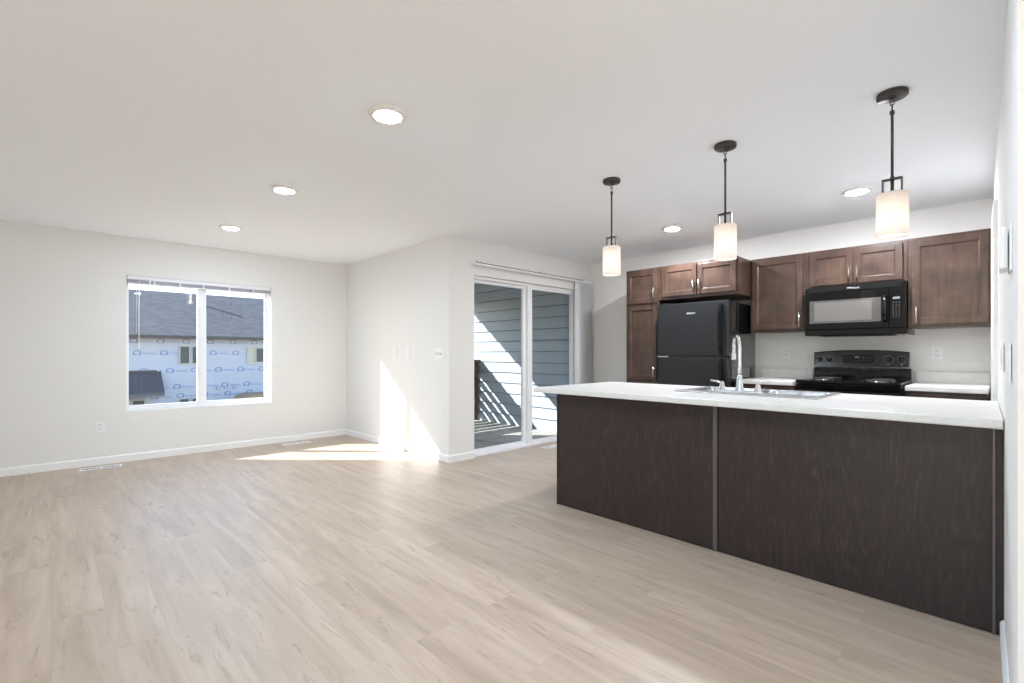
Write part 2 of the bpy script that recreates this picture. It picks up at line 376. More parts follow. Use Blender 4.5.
sash(xm1 - .03, WX1 - f, y0 + .038, y0 + .062, .042, .026, 'window_sash')
for z in (1.72, 1.0):
    bm = B(); box(bm, 1.262, 1.282, y0 - .006, y0 + .008, z - .025, z + .025, 0, .003); tube(bm, [(1.272, y0 - .006, z), (1.272, y0 - .014, z + .012)], .004, 8); obj('latch', bm, 'whiteplastic', wn)
# raised horizontal blind in the head of the opening
bl = thing('window_blind', 'white horizontal blind pulled fully up at the top of the two pane window', 'blind', (1.3, YF + .03, WZ1))
bm = B(); box(bm, WX0 + .006, WX1 - .006, YF + .004, YF + .052, WZ1 - .042, WZ1 - .002, 0, .003); obj('head_rail', bm, 'blind', bl)
bm = B()
for k in range(9): box(bm, WX0 + .012, WX1 - .012, YF + .008, YF + .05, WZ1 - .078 + k * .0040, WZ1 - .0757 + k * .0040)
obj('slat_stack', bm, 'blindclip', bl)
bm = B(); box(bm, WX0 + .012, WX1 - .012, YF + .008, YF + .05, WZ1 - .090, WZ1 - .079, 0, .002); obj('bottom_rail', bm, 'blind', bl)
for x in (.79, .83, 1.07, 1.30, 1.57, 1.84):
    bm = B(); box(bm, x - .008, x + .008, YF + .003, YF + .01, WZ1 - .088, WZ1 - .043); obj('ladder_tape', bm, 'blind', bl)
bm = B(); tube(bm, [(.692, YF - .004, WZ1 - .05), (.690, YF - .006, 1.24)], .0042, 8); lathe(bm, [(0, 0), (.006, .004), (.006, .05), (0, .055)], (.69, YF - .006, 1.22), seg=10); obj('tilt_wand', bm, 'blind', bl)
bm = B(); tube(bm, [(.672, YF - .002, WZ1 - .05), (.671, YF - .002, 1.40)], .0018, 6); obj('pull_cord', bm, 'blind', bl)
bm = B(); box(bm, 1.162, 1.182, YF + .0, YF + .006, 1.775, WZ1 - .09); lathe(bm, [(0, 0), (.014, .004), (.016, .02), (.008, .045), (0, .048)], (1.172, YF + .002, 1.745), seg=12); obj('cord_tassel', bm, 'blind', bl)

# ------------------------------------------------------------------ patio door
pd = thing('door_1', 'x', 'x', (4.35, YP + .1, 0)); del pd['label'], pd['category']; pd['kind'] = 'structure'
y0, y1 = YP + .045, YP + .145
bm = B(); box(bm, DX0, DX0 + .03, y0, y1, 0, DZ1, 0, .002); box(bm, DX1 - .035, DX1, y0, y1, 0, DZ1, 0, .002); box(bm, DX0 + .03, DX1 - .035, y0, y1, DZ1 - .030, DZ1, 0, .002)
box(bm, DX0 + .03, DX1 - .035, y0 - .02, y1, 0, .028, 0, .003); obj('door_frame', bm, 'vinyl', pd)
def panel(x0, x1, ya, yb, wl, wr, name):
    bm = B(); zb, zt = .028, DZ1 - .030
    box(bm, x0, x0 + wl, ya, yb, zb, zt, 0, .003); box(bm, x1 - wr, x1, ya, yb, zb, zt, 0, .003)
    box(bm, x0 + wl, x1 - wr, ya, yb, zb, zb + .036, 0, .003); box(bm, x0 + wl, x1 - wr, ya, yb, zt - .034, zt, 0, .003)
    s = obj(name, bm, 'vinyl', pd); ym = (ya + yb) / 2
    bm = B(); box(bm, x0 + wl - .004, x1 - wr + .004, ym - .003, ym + .003, zb + .031, zt - .029); obj('door_pane', bm, 'glass', s)
    return s
s1 = panel(DX0 + .03, 4.350, y0 + .05, y0 + .085, .05, .07, 'sliding_panel')
s2 = panel(4.330, DX1 - .035, y0 + .008, y0 + .043, .075, .030, 'sliding_panel')
bm = B(); tube(bm, [(5.232, y0 + .008, .92), (5.232, y0 - .03, .94), (5.232, y0 - .03, 1.16), (5.232, y0 + .008, 1.18)], .009, 10); obj('pull_handle', bm, 'whiteplastic', s2)
# vertical blind, stacked open at the kitchen end
vb = thing('vertical_blind', 'vertical vane blind drawn open beside the sliding patio door', 'blind', (4.4, YP - .06, 2.16))
bm = B(); box(bm, 3.375, 5.47, YP - .085, YP - .045, 2.150, 2.183, 0, .004); obj('head_rail', bm, 'vinyl', vb)
bm = B(); box(bm, 3.375, 5.27, YP - .091, YP - .0852, 2.172, 2.179); obj('track_groove', bm, 'slot', vb)
for x in (3.44, 4.50, 5.40):
    bm = B(); box(bm, x - .012, x + .012, YP - .09, YP, 2.184, 2.188); box(bm, x - .012, x + .012, YP - .005, YP, 2.188, 2.215); tube(bm, [(x, YP - .006, 2.203), (x, YP - .003, 2.203)], .006, 8, 1); obj('bracket', bm, ['nickel', 'slot'], vb)
for k in range(15):
    x = 5.185 + k * .0185
    bm = B(); n = 5; pts = []
    for j in range(n + 1):
        u = j / n - .5; pts.append((x + .010 * math.cos(u * PI) + u * -.046, YP - .064 + u * .062))
    pts2 = [(a + .0014, b) for a, b in reversed(pts)]
    prism(bm, [(a, b, .035) for a, b in pts + pts2], (0, 0, 2.112)); obj('vane', bm, 'vane', vb)

# ------------------------------------------------------------------ outside the patio door
bm = B()
for k in range(18):
    ya = YP + .155 + k * .142; box(bm, XI + .16, 5.61, ya, ya + .131, -.065, -.04, 0, .002)
box(bm, XI + .16, 5.61, YP + .155, 6.74, -.25, -.08, 1); S('deck', bm, ['deck', 'slot'])  # dark bed below the boards puts shade into the gaps by colour
bm = B()                                              # lapped siding on the house wall at the end of the deck
for k in range(14):
    z = -.04 + k * .178
    prism(bm, [(5.590, YP + .155, z), (5.66, YP + .155, z), (5.66, YP + .155, z + .178), (5.613, YP + .155, z + .178)], (0, 2.555, 0))
    box(bm, 5.592, 5.62, YP + .155, 6.71, z - .007, z - .0005, 1)  # dark strip paints the shadow line under each lap
box(bm, 5.66, 5.80, YP + .155, 6.855, -3, 2.60); S('wall_siding', bm, ['siding', 'slot'])
bm = B(); box(bm, XI + .15, 5.80, YP + .15, 7.12, 2.44, 2.60); box(bm, XI + .15, 5.80, 6.98, 7.11, 2.10, 2.44); S('trim_balcony_roof', bm, 'fascia')
rl = thing('deck_railing', 'brown weathered horizontal board railing at the far edge of the deck', 'railing', (4.4, 6.7, -.04))
bm = B(); box(bm, 3.22, 5.59, 6.63, 6.77, 1.02, 1.06, 0, .004); obj('top_rail', bm, 'railwood', rl)
for z0, z1 in ((.07, .195), (.255, .375), (.44, .57), (.64, .735), (.80, .965)):
    bm = B(); box(bm, 3.22, 5.59, 6.685, 6.72, z0, z1, 0, .004); obj('rail_board', bm, 'railwood', rl)
for x in (3.24, 5.50):
    bm = B(); box(bm, x, x + .088, 6.72, 6.80, -.2, 1.02, 0, .004); obj('post', bm, 'railwood', rl)

# ------------------------------------------------------------------ neighbouring house under construction
KS = 30 / 18.
def P(x, z, y=30.0): return (x * KS, y, 1.171 + (z - 1.171) * KS)
gz = -3.4
bm = B(); box(bm, -60, 80, YF + .2, 120, gz - .3, gz); box(bm, -60, 80, -40, YF + .2, gz - .3, gz); S('ground', bm, 'dirt')
nh = thing('neighbouring_house', 'unfinished house wrapped in pale blue printed membrane with grey shingle roof', 'house', (8, 30, gz))
bm = B(); box(bm, -14, 26, 30, 41, gz, 2.12); obj('wrapped_wall', bm, 'wrap', nh)
# the print on the membrane: a little house outline with lines of small lettering, in staggered rows
bm = B()
def ring(bm, cx, cz, r, w, a0, a1, n=8, mi=0, sx=1.0, y=29.985):
    for k in range(n):
        t0, t1 = a0 + (a1 - a0) * k / n, a0 + (a1 - a0) * (k + 1) / n
        q = [(cx + sx * r * math.cos(t0), y, cz + r * math.sin(t0)), (cx + sx * r * math.cos(t1), y, cz + r * math.sin(t1)), (cx + sx * (r - w) * math.cos(t1), y, cz + (r - w) * math.sin(t1)), (cx + sx * (r - w) * math.cos(t0), y, cz + (r - w) * math.sin(t0))]
        f = bm.faces.new([bm.verts.new(p) for p in q]); f.material_index = mi
def flat(bm, x0, x1, z0, z1, mi=0, y=29.985):
    f = bm.faces.new([bm.verts.new(p) for p in ((x0, y, z0), (x1, y, z0), (x1, y, z1), (x0, y, z1))]); f.material_index = mi
def print_mark(px, pz):
    x, _, z = P(px, pz)
    ring(bm, x, z - .05, .16, .034, 0.12 * PI, .88 * PI, 8, 0, 1.15)
    flat(bm, x - .17, x - .12, z - .11, z + .0); flat(bm, x + .10, x + .15, z - .11, z + .0)
    flat(bm, x - .12, x - .03, z - .13, z - .09); flat(bm, x + .02, x + .12, z - .13, z - .09)
    xx = x + .22
    for q in range(11):
        ww = random.uniform(.022, .045); flat(bm, xx, xx + ww, z - .065, z - .065 + random.uniform(.035, .06), 1); xx += ww + .014
    flat(bm, x + .45, x + .78, z - .105, z - .09, 1)
for row, (z, off) in enumerate(((1.56, 1.10), (1.20, 1.18), (.655, 1.33), (.15, 1.51), (-.14, 1.60), (-.6, 1.4), (-1.1, 1.1))):
    for k in range(-7, 16): print_mark(off + k * .655, z)
obj('printed_marks', bm, ['wrapblue', 'wraptext'], nh)
bm = B(); e = 2.06; prism(bm, [(-14.4, 29.5, e), (-14.4, 35.6, 4.93), (-14.4, 41.6, e), (-14.4, 41.6, e - .12), (-14.4, 29.5, e - .12)], (40.9, 0, 0)); ro = obj('roof', bm, 'shingle', nh)
bm = B(); box(bm, -14.4, 26.4, 29.40, 29.51, e - .13, e + .03, 0, .01); obj('gutter', bm, 'gutter', nh)
def far_window(x0, x1, z0, z1, dark='windark'):
    a = P(x0, z0); b = P(x1, z1)
    bm = B(); t = .055
    box(bm, a[0] - t, b[0] + t, 29.93, 30.02, a[2] - t, a[2]); box(bm, a[0] - t, b[0] + t, 29.93, 30.02, b[2], b[2] + t); box(bm, a[0] - t, a[0], 29.93, 30.02, a[2], b[2]); box(bm, b[0], b[0] + t, 29.93, 30.02, a[2], b[2])
    w_ = obj('window', bm, 'winframe', nh)
    bm = B(); box(bm, a[0], b[0], 29.965, 29.99, a[2], b[2]); box(bm, a[0] + (b[0]-a[0]) * .35, b[0] - .06, 29.955, 29.964, a[2] + .04, b[2] - .03, 1)
    obj('pane', bm, [dark, 'winframe' if dark == 'winframe' else 'windark'], w_)
far_window(2.90, 3.13, .86, 1.38); far_window(3.22, 3.46, .86, 1.37)
far_window(4.82, 5.0, .84, 1.36, 'winframe'); far_window(5.08, 5.30, .88, 1.34)
far_window(1.73, 2.0, -.7, -.24); far_window(2.89, 3.12, -.75, -.27); far_window(3.22, 3.46, -.75, -.27)
bm = B(); a = P(.9, -.09); b = P(2.30, .62); n = 14
prism(bm, [(a[0], 28.9, a[2]), (a[0], 28.9, a[2] + .16), (a[0], 30, b[2]), (a[0], 30, a[2])], (P(2.41, 0)[0] - a[0], 0, 0))
for k in range(n):
    x = a[0] + .08 + k * .185
    prism(bm, [(x, 28.87, a[2] + .16), (x, 28.87, a[2] + .21), (x, 30, b[2] + .05), (x, 30, b[2])], (.03, 0, 0))
box(bm, a[0], P(2.30, 0)[0], 29.9, 30.0, b[2], b[2] + .07); obj('metal_awning', bm, 'awning', nh)
for px in (3.93, 4.16, 4.40):
    x, _, z = P(px, .04); bm = B(); ring(bm, x, z, .1, .028, 0, 2 * PI, 10, 0, 1, 29.97); box(bm, x - .06, x + .06, 29.95, 29.99, z - .06, z + .06, 1); obj('utility_box', bm, ['wrapblue', 'fascia'], nh)
bm = B(); x0 = P(4.70, 0)[0]; z0 = P(0, -.31)[2]
x0, z0 = 6.90, -1.02
prism(bm, [(x0, 26.5, gz), (x0 + .02, 26.5, z0 - .3), (x0 + .12, 26.5, z0 - .02), (x0 + .6, 26.5, z0 + .10), (x0 + 2.0, 26.5, z0 + .02), (x0 + 2.6, 26.5, z0 - .5), (x0 + 2.8, 26.5, gz)], (0, 2, 0))
tag(obj('board_stack', bm, 'osb'), 'tan board covered stack beside the wrapped house wall', 'building material')
bm = B(); tube(bm, [(6.10, 34.05, 4.24), (6.756, 33.56, 4.01), (7.559, 32.89, 3.697), (8.35, 32.165, 3.353)], .017, 6)
obj('roof_cable', bm, 'cable', nh)

# ------------------------------------------------------------------ cabinets
def shaker(parent, X, y0, y1, z0, z1, hpos=None, hz=None, name='door', st=.050):
    """door on a face that looks to -X; X is the cabinet face, the door stands 20 mm in front"""
    bm = B(); a, b = X - .024, X - .005
    box(bm, a, b, y0, y0 + st, z0, z1, 0, .0025); box(bm, a, b, y1 - st, y1, z0, z1, 0, .0025)
    box(bm, a, b, y0 + st, y1 - st, z0, z0 + st, 0, .0025); box(bm, a, b, y0 + st, y1 - st, z1 - st, z1, 0, .0025)
    box(bm, a + .010, b - .001, y0 + st - .003, y1 - st + .003, z0 + st - .003, z1 - st + .003)
    # sloped inner moulding
    q = .010
    for (ya, yb) in ((y0 + st, y0 + st + q), (y1 - st, y1 - st - q)):
        prism(bm, [(a + .002, ya, z0 + st), (a + .010, yb, z0 + st), (a + .010, ya, z0 + st)], (0, 0, z1 - z0 - 2 * st))
    for (za, zb) in ((z0 + st, z0 + st + q), (z1 - st, z1 - st - q)):
        prism(bm, [(a + .002, y0 + st, za), (a + .010, y0 + st, zb), (a + .010, y0 + st, za)], (0, y1 - y0 - 2 * st, 0))
    d = obj(name, bm, 'cab', parent)
    bm = B(); box(bm, X - .0052, X + .0005, y0 + .004, y1 - .004, z0 + .004, z1 - .004); obj('door_shadow_gap', bm, 'gap', d)  # dark sheet behind the door paints the shadow line around it
    if hpos is not None:
        bm = B(); za, zb = hz; xh = a - .030
        tube(bm, [(xh, hpos, za), (xh, hpos, zb)], .0062, 12)
        for zz in (za + .022, zb - .022): tube(bm, [(a, hpos, zz), (xh, hpos, zz)], .0045, 8)
        obj('handle', bm, 'nickel', d)
    return d
def carcass(parent, X, y0, y1, z0, z1, toe=False):
    bm = B()
    if toe:
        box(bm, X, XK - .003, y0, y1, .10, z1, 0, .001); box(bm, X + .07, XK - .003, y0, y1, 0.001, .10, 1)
    else:
        box(bm, X, XK - .003, y0, y1, z0, z1, 0, .0015)
        box(bm, X - .004, X + .01, y0, y1, z1 - .022, z1 + .004, 0, .002)       # top edge moulding
        box(bm, X + .02, XK - .02, y0 + .02, y1 - .02, z0 - .004, z0 + .001, 0)
    obj('cabinet_body', bm, ['cab', 'gap'], parent)
XU = 5.190
XT = 4.868
ZT, ZB = 2.128, 1.388
t = thing('wall_cabinet', 'single door brown wall cabinet between microwave and right hand wall', 'cabinet', (XU, .34, ZB), 'brown wall cabinets'); del t['group']
carcass(t, XU, .0865, .583, ZB, ZT); shaker(t, XU, .102, .555, ZB + .022, ZT - .024, .526, (1.425, 1.56))
t = thing('wall_cabinet', 'short brown two door wall cabinet directly above the black microwave', 'cabinet', (XU, .97, 1.78))
carcass(t, XU, .585, 1.332, 1.782, ZT); shaker(t, XU, .617, .954, 1.800, ZT - .024, .930, (1.815, 1.950)); shaker(t, XU, .966, 1.303, 1.800, ZT - .024, .990, (1.815, 1.950))
t = thing('wall_cabinet', 'single door brown wall cabinet between refrigerator and microwave', 'cabinet', (XU, 1.58, ZB))
carcass(t, XU, 1.334, 1.838, ZB, ZT); shaker(t, XU, 1.362, 1.818, ZB + .022, ZT - .024, 1.385, (1.425, 1.565))
t = thing('wall_cabinet', 'deep brown two door cabinet above the black refrigerator', 'cabinet', (XT, 2.26, 1.77))
carcass(t, XT, 1.840, 2.692, 1.762, ZT); shaker(t, XT, 1.858, 2.246, 1.790, ZT - .024, 2.222, (1.815, 1.945)); shaker(t, XT, 2.258, 2.646, 1.790, ZT - .024, 2.284, (1.815, 1.945))
t = thing('pantry_cabinet', 'tall narrow brown pantry cabinet left of the refrigerator', 'cabinet', (XT, 2.90, 0))
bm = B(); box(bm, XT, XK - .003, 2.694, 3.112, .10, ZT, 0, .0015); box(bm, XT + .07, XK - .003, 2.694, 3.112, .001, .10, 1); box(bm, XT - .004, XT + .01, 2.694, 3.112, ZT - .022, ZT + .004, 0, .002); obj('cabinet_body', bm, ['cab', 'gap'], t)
shaker(t, XT, 2.712, 3.094, 1.738, ZT - .024, 2.738, (1.760, 1.905)); shaker(t, XT, 2.712, 3.094, .873, 1.712, 2.738, (.895, 1.02)); shaker(t, XT, 2.712, 3.094, .12, .848, 2.738, (.70, .83))
# base cabinets along the kitchen wall
XB = 4.905
t = thing('base_cabinet', 'dark brown base cabinet under the counter right of the range', 'cabinet', (XB, .34, 0))
carcass(t, XB, .100, .570, 0, .872, True); shaker(t, XB, .115, .557, .12, .70); bm = B(); box(bm, XB - .02, XB - .001, .115, .557, .715, .850, 0, .003); dr = obj('drawer', bm, 'cab', t)
bm = B(); tube(bm, [(XB - .05, .27, .78), (XB - .05, .40, .78)], .0062, 12); [tube(bm, [(XB - .02, q, .78), (XB - .05, q, .78)], .0045, 8) for q in (.29, .38)]; obj('handle', bm, 'nickel', dr)
t = thing('base_cabinet', 'dark brown base cabinet under the counter between refrigerator and range', 'cabinet', (XB, 1.6, 0))
carcass(t, XB, 1.352, 1.838, 0, .872, True); shaker(t, XB, 1.365, 1.823, .12, .70); bm = B(); box(bm, XB - .02, XB - .001, 1.365, 1.823, .715, .850, 0, .003); dr = obj('drawer', bm, 'cab', t)
bm = B(); tube(bm, [(XB - .05, 1.53, .78), (XB - .05, 1.66, .78)], .0062, 12); [tube(bm, [(XB - .02, q, .78), (XB - .05, q, .78)], .0045, 8) for q in (1.55, 1.64)]; obj('handle', bm, 'nickel', dr)
def wall_counter(y0, y1, label):
    t = thing('kitchen_counter', label, 'countertop', (4.86, (y0 + y1) / 2, .875))
    bm = B(); box(bm, 4.855, XK - .004, y0, y1, .876, .915, 0, .006); obj('counter_slab', bm, 'counter', t)
    bm = B(); box(bm, XK - .024, XK - .003, y0, y1, .9155, 1.013, 0, .003); obj('backsplash', bm, 'counter', t)
wall_counter(.098, .566, 'short pale speckled counter right of the black range')
wall_counter(1.356, 1.838, 'short pale speckled counter between refrigerator and range')

# ------------------------------------------------------------------ refrigerator
fy0, fy1 = 1.893, 2.655
t = thing('refrigerator', 'black top freezer refrigerator between pantry cabinet and base counter', 'refrigerator', (5.1, 2.27, 0))
bm = B(); box(bm, 4.835, 5.49, fy0 + .004, fy1 - .004, .03, 1.683, 0, .008); box(bm, 4.87, 5.45, fy0 + .02, fy1 - .02, 0.001, .04); obj('refrigerator_body', bm, 'fridge_side', t)
for nm, z0, z1, hz in (('freezer_door', 1.143, 1.698, (1.155, 1.66)), ('refrigerator_door', .07, 1.127, (.62, 1.115))):
    bm = B(); box(bm, 4.762, 4.828, fy0, fy1, z0, z1, 0, .012); d = obj(nm, bm, 'fridge', t)
    bm = B(); n = 8
    # long moulded grip: a bowed bar standing off the door near its right edge
    pts = []
    for k in range(n + 1):
        u = k / n; zz = hz[0] + (hz[1] - hz[0]) * u; pts.append((4.762 - .045 * min(1, 5 * min(u, 1 - u) + .1), zz))
    for (xa, za), (xb, zb) in zip(pts, pts[1:]):
        prism(bm, [(xa, fy0 + .055, za), (xb, fy0 + .055, zb), (xb + .018, fy0 + .055, zb), (xa + .018, fy0 + .055, za)], (0, .032, 0))
    obj('handle', bm, 'black', d)
    bm = B(); box(bm, 4.775, 4.826, fy0 + .03, fy1 - .03, z0 - .006 if nm == 'freezer_door' else z1, z0 if nm == 'freezer_door' else z1 + .006); obj('gasket', bm, 'blackmat', d)
bm = B(); box(bm, 4.752, 4.80, fy1 - .135, fy1 - .004, 1.129, 1.141, 0, .002); tube(bm, [(4.757, fy1 - .125, 1.128), (4.757, fy1 - .125, 1.143)], .009, 12); tube(bm, [(4.757, fy1 - .02, 1.128), (4.757, fy1 - .02, 1.143)], .009, 12); obj('hinge', bm, 'chrome', t)
bm = B(); box(bm, 4.79, 4.90, fy1 - .12, fy1 - .03, 1.698, 1.712, 0, .003); obj('top_hinge_cover', bm, 'blackmat', t)
bd = text_mesh('Whirlpool', .023, 'logo', t, (4.760, 2.275, 1.585), 'badge', .0015)
# swoosh ring of the badge
bm = B()
for k in range(20):
    a0, a1 = 2*PI*(.02 + .62*k/20) , 2*PI*(.02 + .62*(k+1)/20)
    rr = lambda a: (.038 * math.cos(a), .014 * math.sin(a))
    (u0, v0), (u1, v1) = rr(a0), rr(a1)
    prism(bm, [(4.7605, 2.275 - u0, 1.583 + v0), (4.7605, 2.275 - u1, 1.583 + v1), (4.7605, 2.275 - u1 * .95, 1.583 + v1 * .88), (4.7605, 2.275 - u0 * .95, 1.583 + v0 * .88)], (-.0012, 0, 0))
obj('badge_ring', bm, 'logo', t)
bm = B(); box(bm, 4.80, 4.83, fy0 + .02, fy1 - .02, .012, .065, 0, .003); obj('toe_grille', bm, 'blackmat', t)

# ------------------------------------------------------------------ over the range microwave
my0, my1, mz0, mz1, MX = .585, 1.325, 1.333, 1.776, 5.10
t = thing('microwave', 'black over the range microwave hanging under the short cabinet', 'microwave', (5.3, .955, mz0))
bm = B(); box(bm, MX + .03, 5.50, my0 + .003, my1 - .003, mz0, mz1, 0, .004)
for k in range(4): box(bm, 5.16 + k * .07, 5.20 + k * .07, my0 + .1, my1 - .1, mz0 - .004, mz0 + .001, 1)
obj('microwave_body', bm, ['black', 'blackmat'], t)
bm = B(); box(bm, MX, MX + .03, my0, my1, mz0 + .002, mz0 + .052, 0, .004)     # lower lip
box(bm, MX, MX + .03, my0, my1, mz1 - .048, mz1, 0, .004)                      # upper vent strip
for k in range(5): box(bm, MX - .0015, MX + .001, my0 + .03, my1 - .03, mz1 - .040 + k * .007, mz1 - .0375 + k * .007, 1)
obj('vent_grille', bm, ['black', 'blackmat'], t)
dy0 = .698                                                                       # door spans dy0..my1, controls my0..dy0
bm = B(); box(bm, MX - .006, MX + .03, dy0 + .002, my1, mz0 + .054, mz1 - .05, 0, .006); d = obj('microwave_door', bm, 'black', t)
bm = B(); box(bm, MX - .009, MX - .006, .750, 1.284, 1.445, 1.652, 0, .001); obj('window', bm, 'mwglass', d)
bm = B(); box(bm, MX - .0104, MX - .009, .815, 1.245, 1.463, 1.635, 0, .0004); obj('inner_screen', bm, plain('microwave_mesh_screen', (104, 102, 100), 0.03, coat=0.8, noise=0.02), d)
bm = B(); tube(bm, [(MX - .006, .724, 1.665), (MX - .038, .724, 1.652), (MX - .045, .724, 1.56), (MX - .038, .724, 1.46), (MX - .006, .724, 1.445)], [.012, .016, .017, .016, .012], 14); obj('handle', bm, 'black', d)
bm = B(); box(bm, MX - .006, MX + .03, my0, dy0 - .002, mz0 + .054, mz1 - .05, 0, .004); c = obj('control_panel', bm, 'black', t)
bm = B(); box(bm, MX - .0075, MX - .0062, .625, .672, 1.628, 1.646); obj('display', bm, 'display', c)
bm = B()
for r in range(7):
    for q in range(3): box(bm, MX - .0072, MX - .006, .625 + q * .020, .633 + q * .020, 1.475 + r * .020, 1.481 + r * .020)
obj('key_print', bm, 'mark', c)
text_mesh('Whirlpool', .023, 'logo', t, (MX - .0015, .950, mz1 - .025), 'badge', .0012)
bm = B(); box(bm, MX + .02, 5.45, my0 - .018, my0 - .001, mz0 - .003, mz0 + .04, 0, .004); obj('side_bracket', bm, 'cab', t)

# ------------------------------------------------------------------ range
ry0, ry1 = .590, 1.330
t = thing('kitchen_range', 'black freestanding electric coil range below the microwave', 'stove', (5.1, .96, 0))
bm = B(); box(bm, 4.87, 5.49, ry0, ry1, .09, .905, 0, .004); box(bm, 4.92, 5.45, ry0 + .02, ry1 - .02, .001, .09); obj('range_body', bm, 'black', t)
bm = B(); box(bm, 4.835, 5.42, ry0 - .002, ry1 + .002, .906, .936, 0, .008)
box(bm, 4.835, 4.870, ry0, ry1, .86, .905, 0, .004); obj('cooktop', bm, 'black', t)
bm = B(); box(bm, 4.825, 4.868, ry0 + .005, ry1 - .005, .30, .850, 0, .008); box(bm, 4.820, 4.824, ry0 + .12, ry1 - .12, .42, .68, 1, .001); od = obj('oven_door', bm, ['black', 'smoke'], t)
bm = B(); tube(bm, [(4.825, ry0 + .07, .80), (4.775, ry0 + .075, .80), (4.775, ry1 - .075, .80), (4.825, ry1 - .07, .80)], .012, 12); obj('handle', bm, 'black', od)
bm = B(); box(bm, 4.83, 4.868, ry0 + .005, ry1 - .005, .10, .29, 0, .006); obj('storage_drawer', bm, 'black', t)
def burner(x, y, R):
    bm = B(); lathe(bm, [(R + .022, .937), (R + .020, .940), (R + .006, .938), (R * .5, .9365), (0.0, .9365)], (x, y, 0), seg=32)
    p = obj('drip_pan', bm, 'chrome', t)
    bm = B(); pts = []
    for k in range(120):
        a = k / 120 * 2 * PI * 4; r = .018 + (R - .018) * k / 120; pts.append((x + r * math.cos(a), y + r * math.sin(a), .945))
    tube(bm, pts, .0055, 8); obj('coil', bm, 'coil', p)
for x, y, R in ((5.00, .76, .095), (5.00, 1.16, .075), (5.26, .76, .075), (5.26, 1.16, .095)): burner(x, y, R)
# back console: lower riser and arched control fascia
bm = B(); box(bm, 5.425, 5.50, ry0, ry1, .90, 1.035, 0, .006); obj('console_riser', bm, 'black', t)
bm = B(); n = 24; top = []; yy0, yy1 = ry0 + .012, ry1 - .002
for k in range(n + 1):
    u = k / n; y = yy0 + (yy1 - yy0) * u; top.append((y, 1.176 + .022 * (1 - (2 * u - 1) ** 2)))
prism(bm, [(5.405, yy0, 1.048), (5.405, yy1, 1.048)] + [(5.430, y, z) for y, z in reversed(top)], (.065, 0, 0))
cp = obj('control_console', bm, 'smoke', t)
bm = B(); pr_ = [(5.424, y, z - .002) for y, z in top] + [(5.424, y, z + .006) for y, z in reversed(top)]; prism(bm, pr_, (.075, 0, 0)); obj('console_cap', bm, 'black', cp)
slope = lambda z: 5.405 + (z - 1.048) * .025 / .128
for y in (.650, .745, 1.198, 1.278):
    bm = B(); lathe(bm, [(0, -.030), (.016, -.030), (.020, -.024), (.022, -.001), (0, -.001)], (slope(1.115), y, 1.115), 'X', 24)
    box(bm, slope(1.115) - .040, slope(1.115) - .028, y - .004, y + .004, 1.097, 1.133, 0, .001)
    kn = obj('control_knob', bm, 'blackmat', cp)
    bm = B()
    for k in range(11):
        a = PI * (1.5 + .15) + k * 2 * PI * .85 / 10
        dy, dz = .032 * math.cos(a), .032 * math.sin(a); box(bm, slope(1.115 + dz) - .0012, slope(1.115 + dz) + .001, y + dy - .002, y + dy + .002, 1.115 + dz - .002, 1.115 + dz + .002)
    box(bm, slope(1.072) - .0012, slope(1.072) + .001, y - .006, y + .006, 1.070, 1.075); obj('dial_marks', bm, 'dialmark', cp)
bm = B(); prism(bm, [(slope(1.082) - .001, .855, 1.082), (slope(1.082) - .001, 1.095, 1.082), (slope(1.158) - .001, 1.095, 1.158), (slope(1.158) - .001, .855, 1.158)], (.002, 0, 0)); dp = obj('display_panel', bm, 'black', cp)
bm = B(); box(bm, slope(1.135) - .003, slope(1.135), .960, .995, 1.128, 1.143); obj('clock_display', bm, 'display', dp)
bm = B()
for q in (.875, .900, .925): 
    for z in (1.105, 1.13): box(bm, slope(z) - .003, slope(z), q, q + .010, z, z + .005)
for q in range(5): box(bm, slope(1.10) - .003, slope(1.10), .955 + q * .012, .962 + q * .012, 1.098, 1.102)
for q in (1.03, 1.055): box(bm, slope(1.13) - .003, slope(1.13), q, q + .008, 1.128, 1.133)
obj('printed_symbols', bm, 'mark', dp)

# ------------------------------------------------------------------ island
IX, IXB = 2.828, 3.76
t = thing('kitchen_island', 'long dark wood kitchen island with two back panels', 'island', (3.3, 1.2, 0))
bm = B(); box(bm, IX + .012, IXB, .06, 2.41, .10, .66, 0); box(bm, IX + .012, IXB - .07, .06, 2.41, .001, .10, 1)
box(bm, IX + .012, 3.20, .06, 2.41, .66, .862); box(bm, IXB - .02, IXB, .06, 2.41, .66, .862); obj('cabinet_body', bm, ['panel', 'gap'], t)
bm = B(); box(bm, IX, IX + .012, 1.214, 2.418, .004, .864, 0, .001); obj('back_panel', bm, 'panel', t)
bm = B(); box(bm, IX, IX + .012, .045, 1.178, .004, .864, 0, .001); obj('back_panel', bm, 'panel', t)
bm = B(); box(bm, IX - .006, IX + .012, 1.190, 1.214, .003, .865, 0, .003); obj('seam_strip', bm, 'seam', t)
bm = B(); box(bm, IX + .004, IX + .012, 1.178, 1.190, .003, .864, 0); obj('seam_gap', bm, 'gap', t)
bm = B(); box(bm, IX - .003, IXB, 2.4185, 2.432, .002, .865, 0, .001); obj('end_panel', bm, 'panel', t)
bm = B(); box(bm, IX - .006, IX + .012, .035, .045, .003, .865, 0, .002); obj('seam_strip', bm, 'seam', t)
bm = B(); box(bm, IX + .002, IX + .014, .0125, .035, .002, .864, 0, .001); obj('end_filler', bm, 'panel', t)
for k, (a, b) in enumerate(((.09, .72), (1.72, 2.40))):     # kitchen side doors, for a view from behind
    bm = B(); box(bm, IXB + .001, IXB + .02, a, b, .12, .85, 0, .003); obj('cabinet_door', bm, 'cab', t)
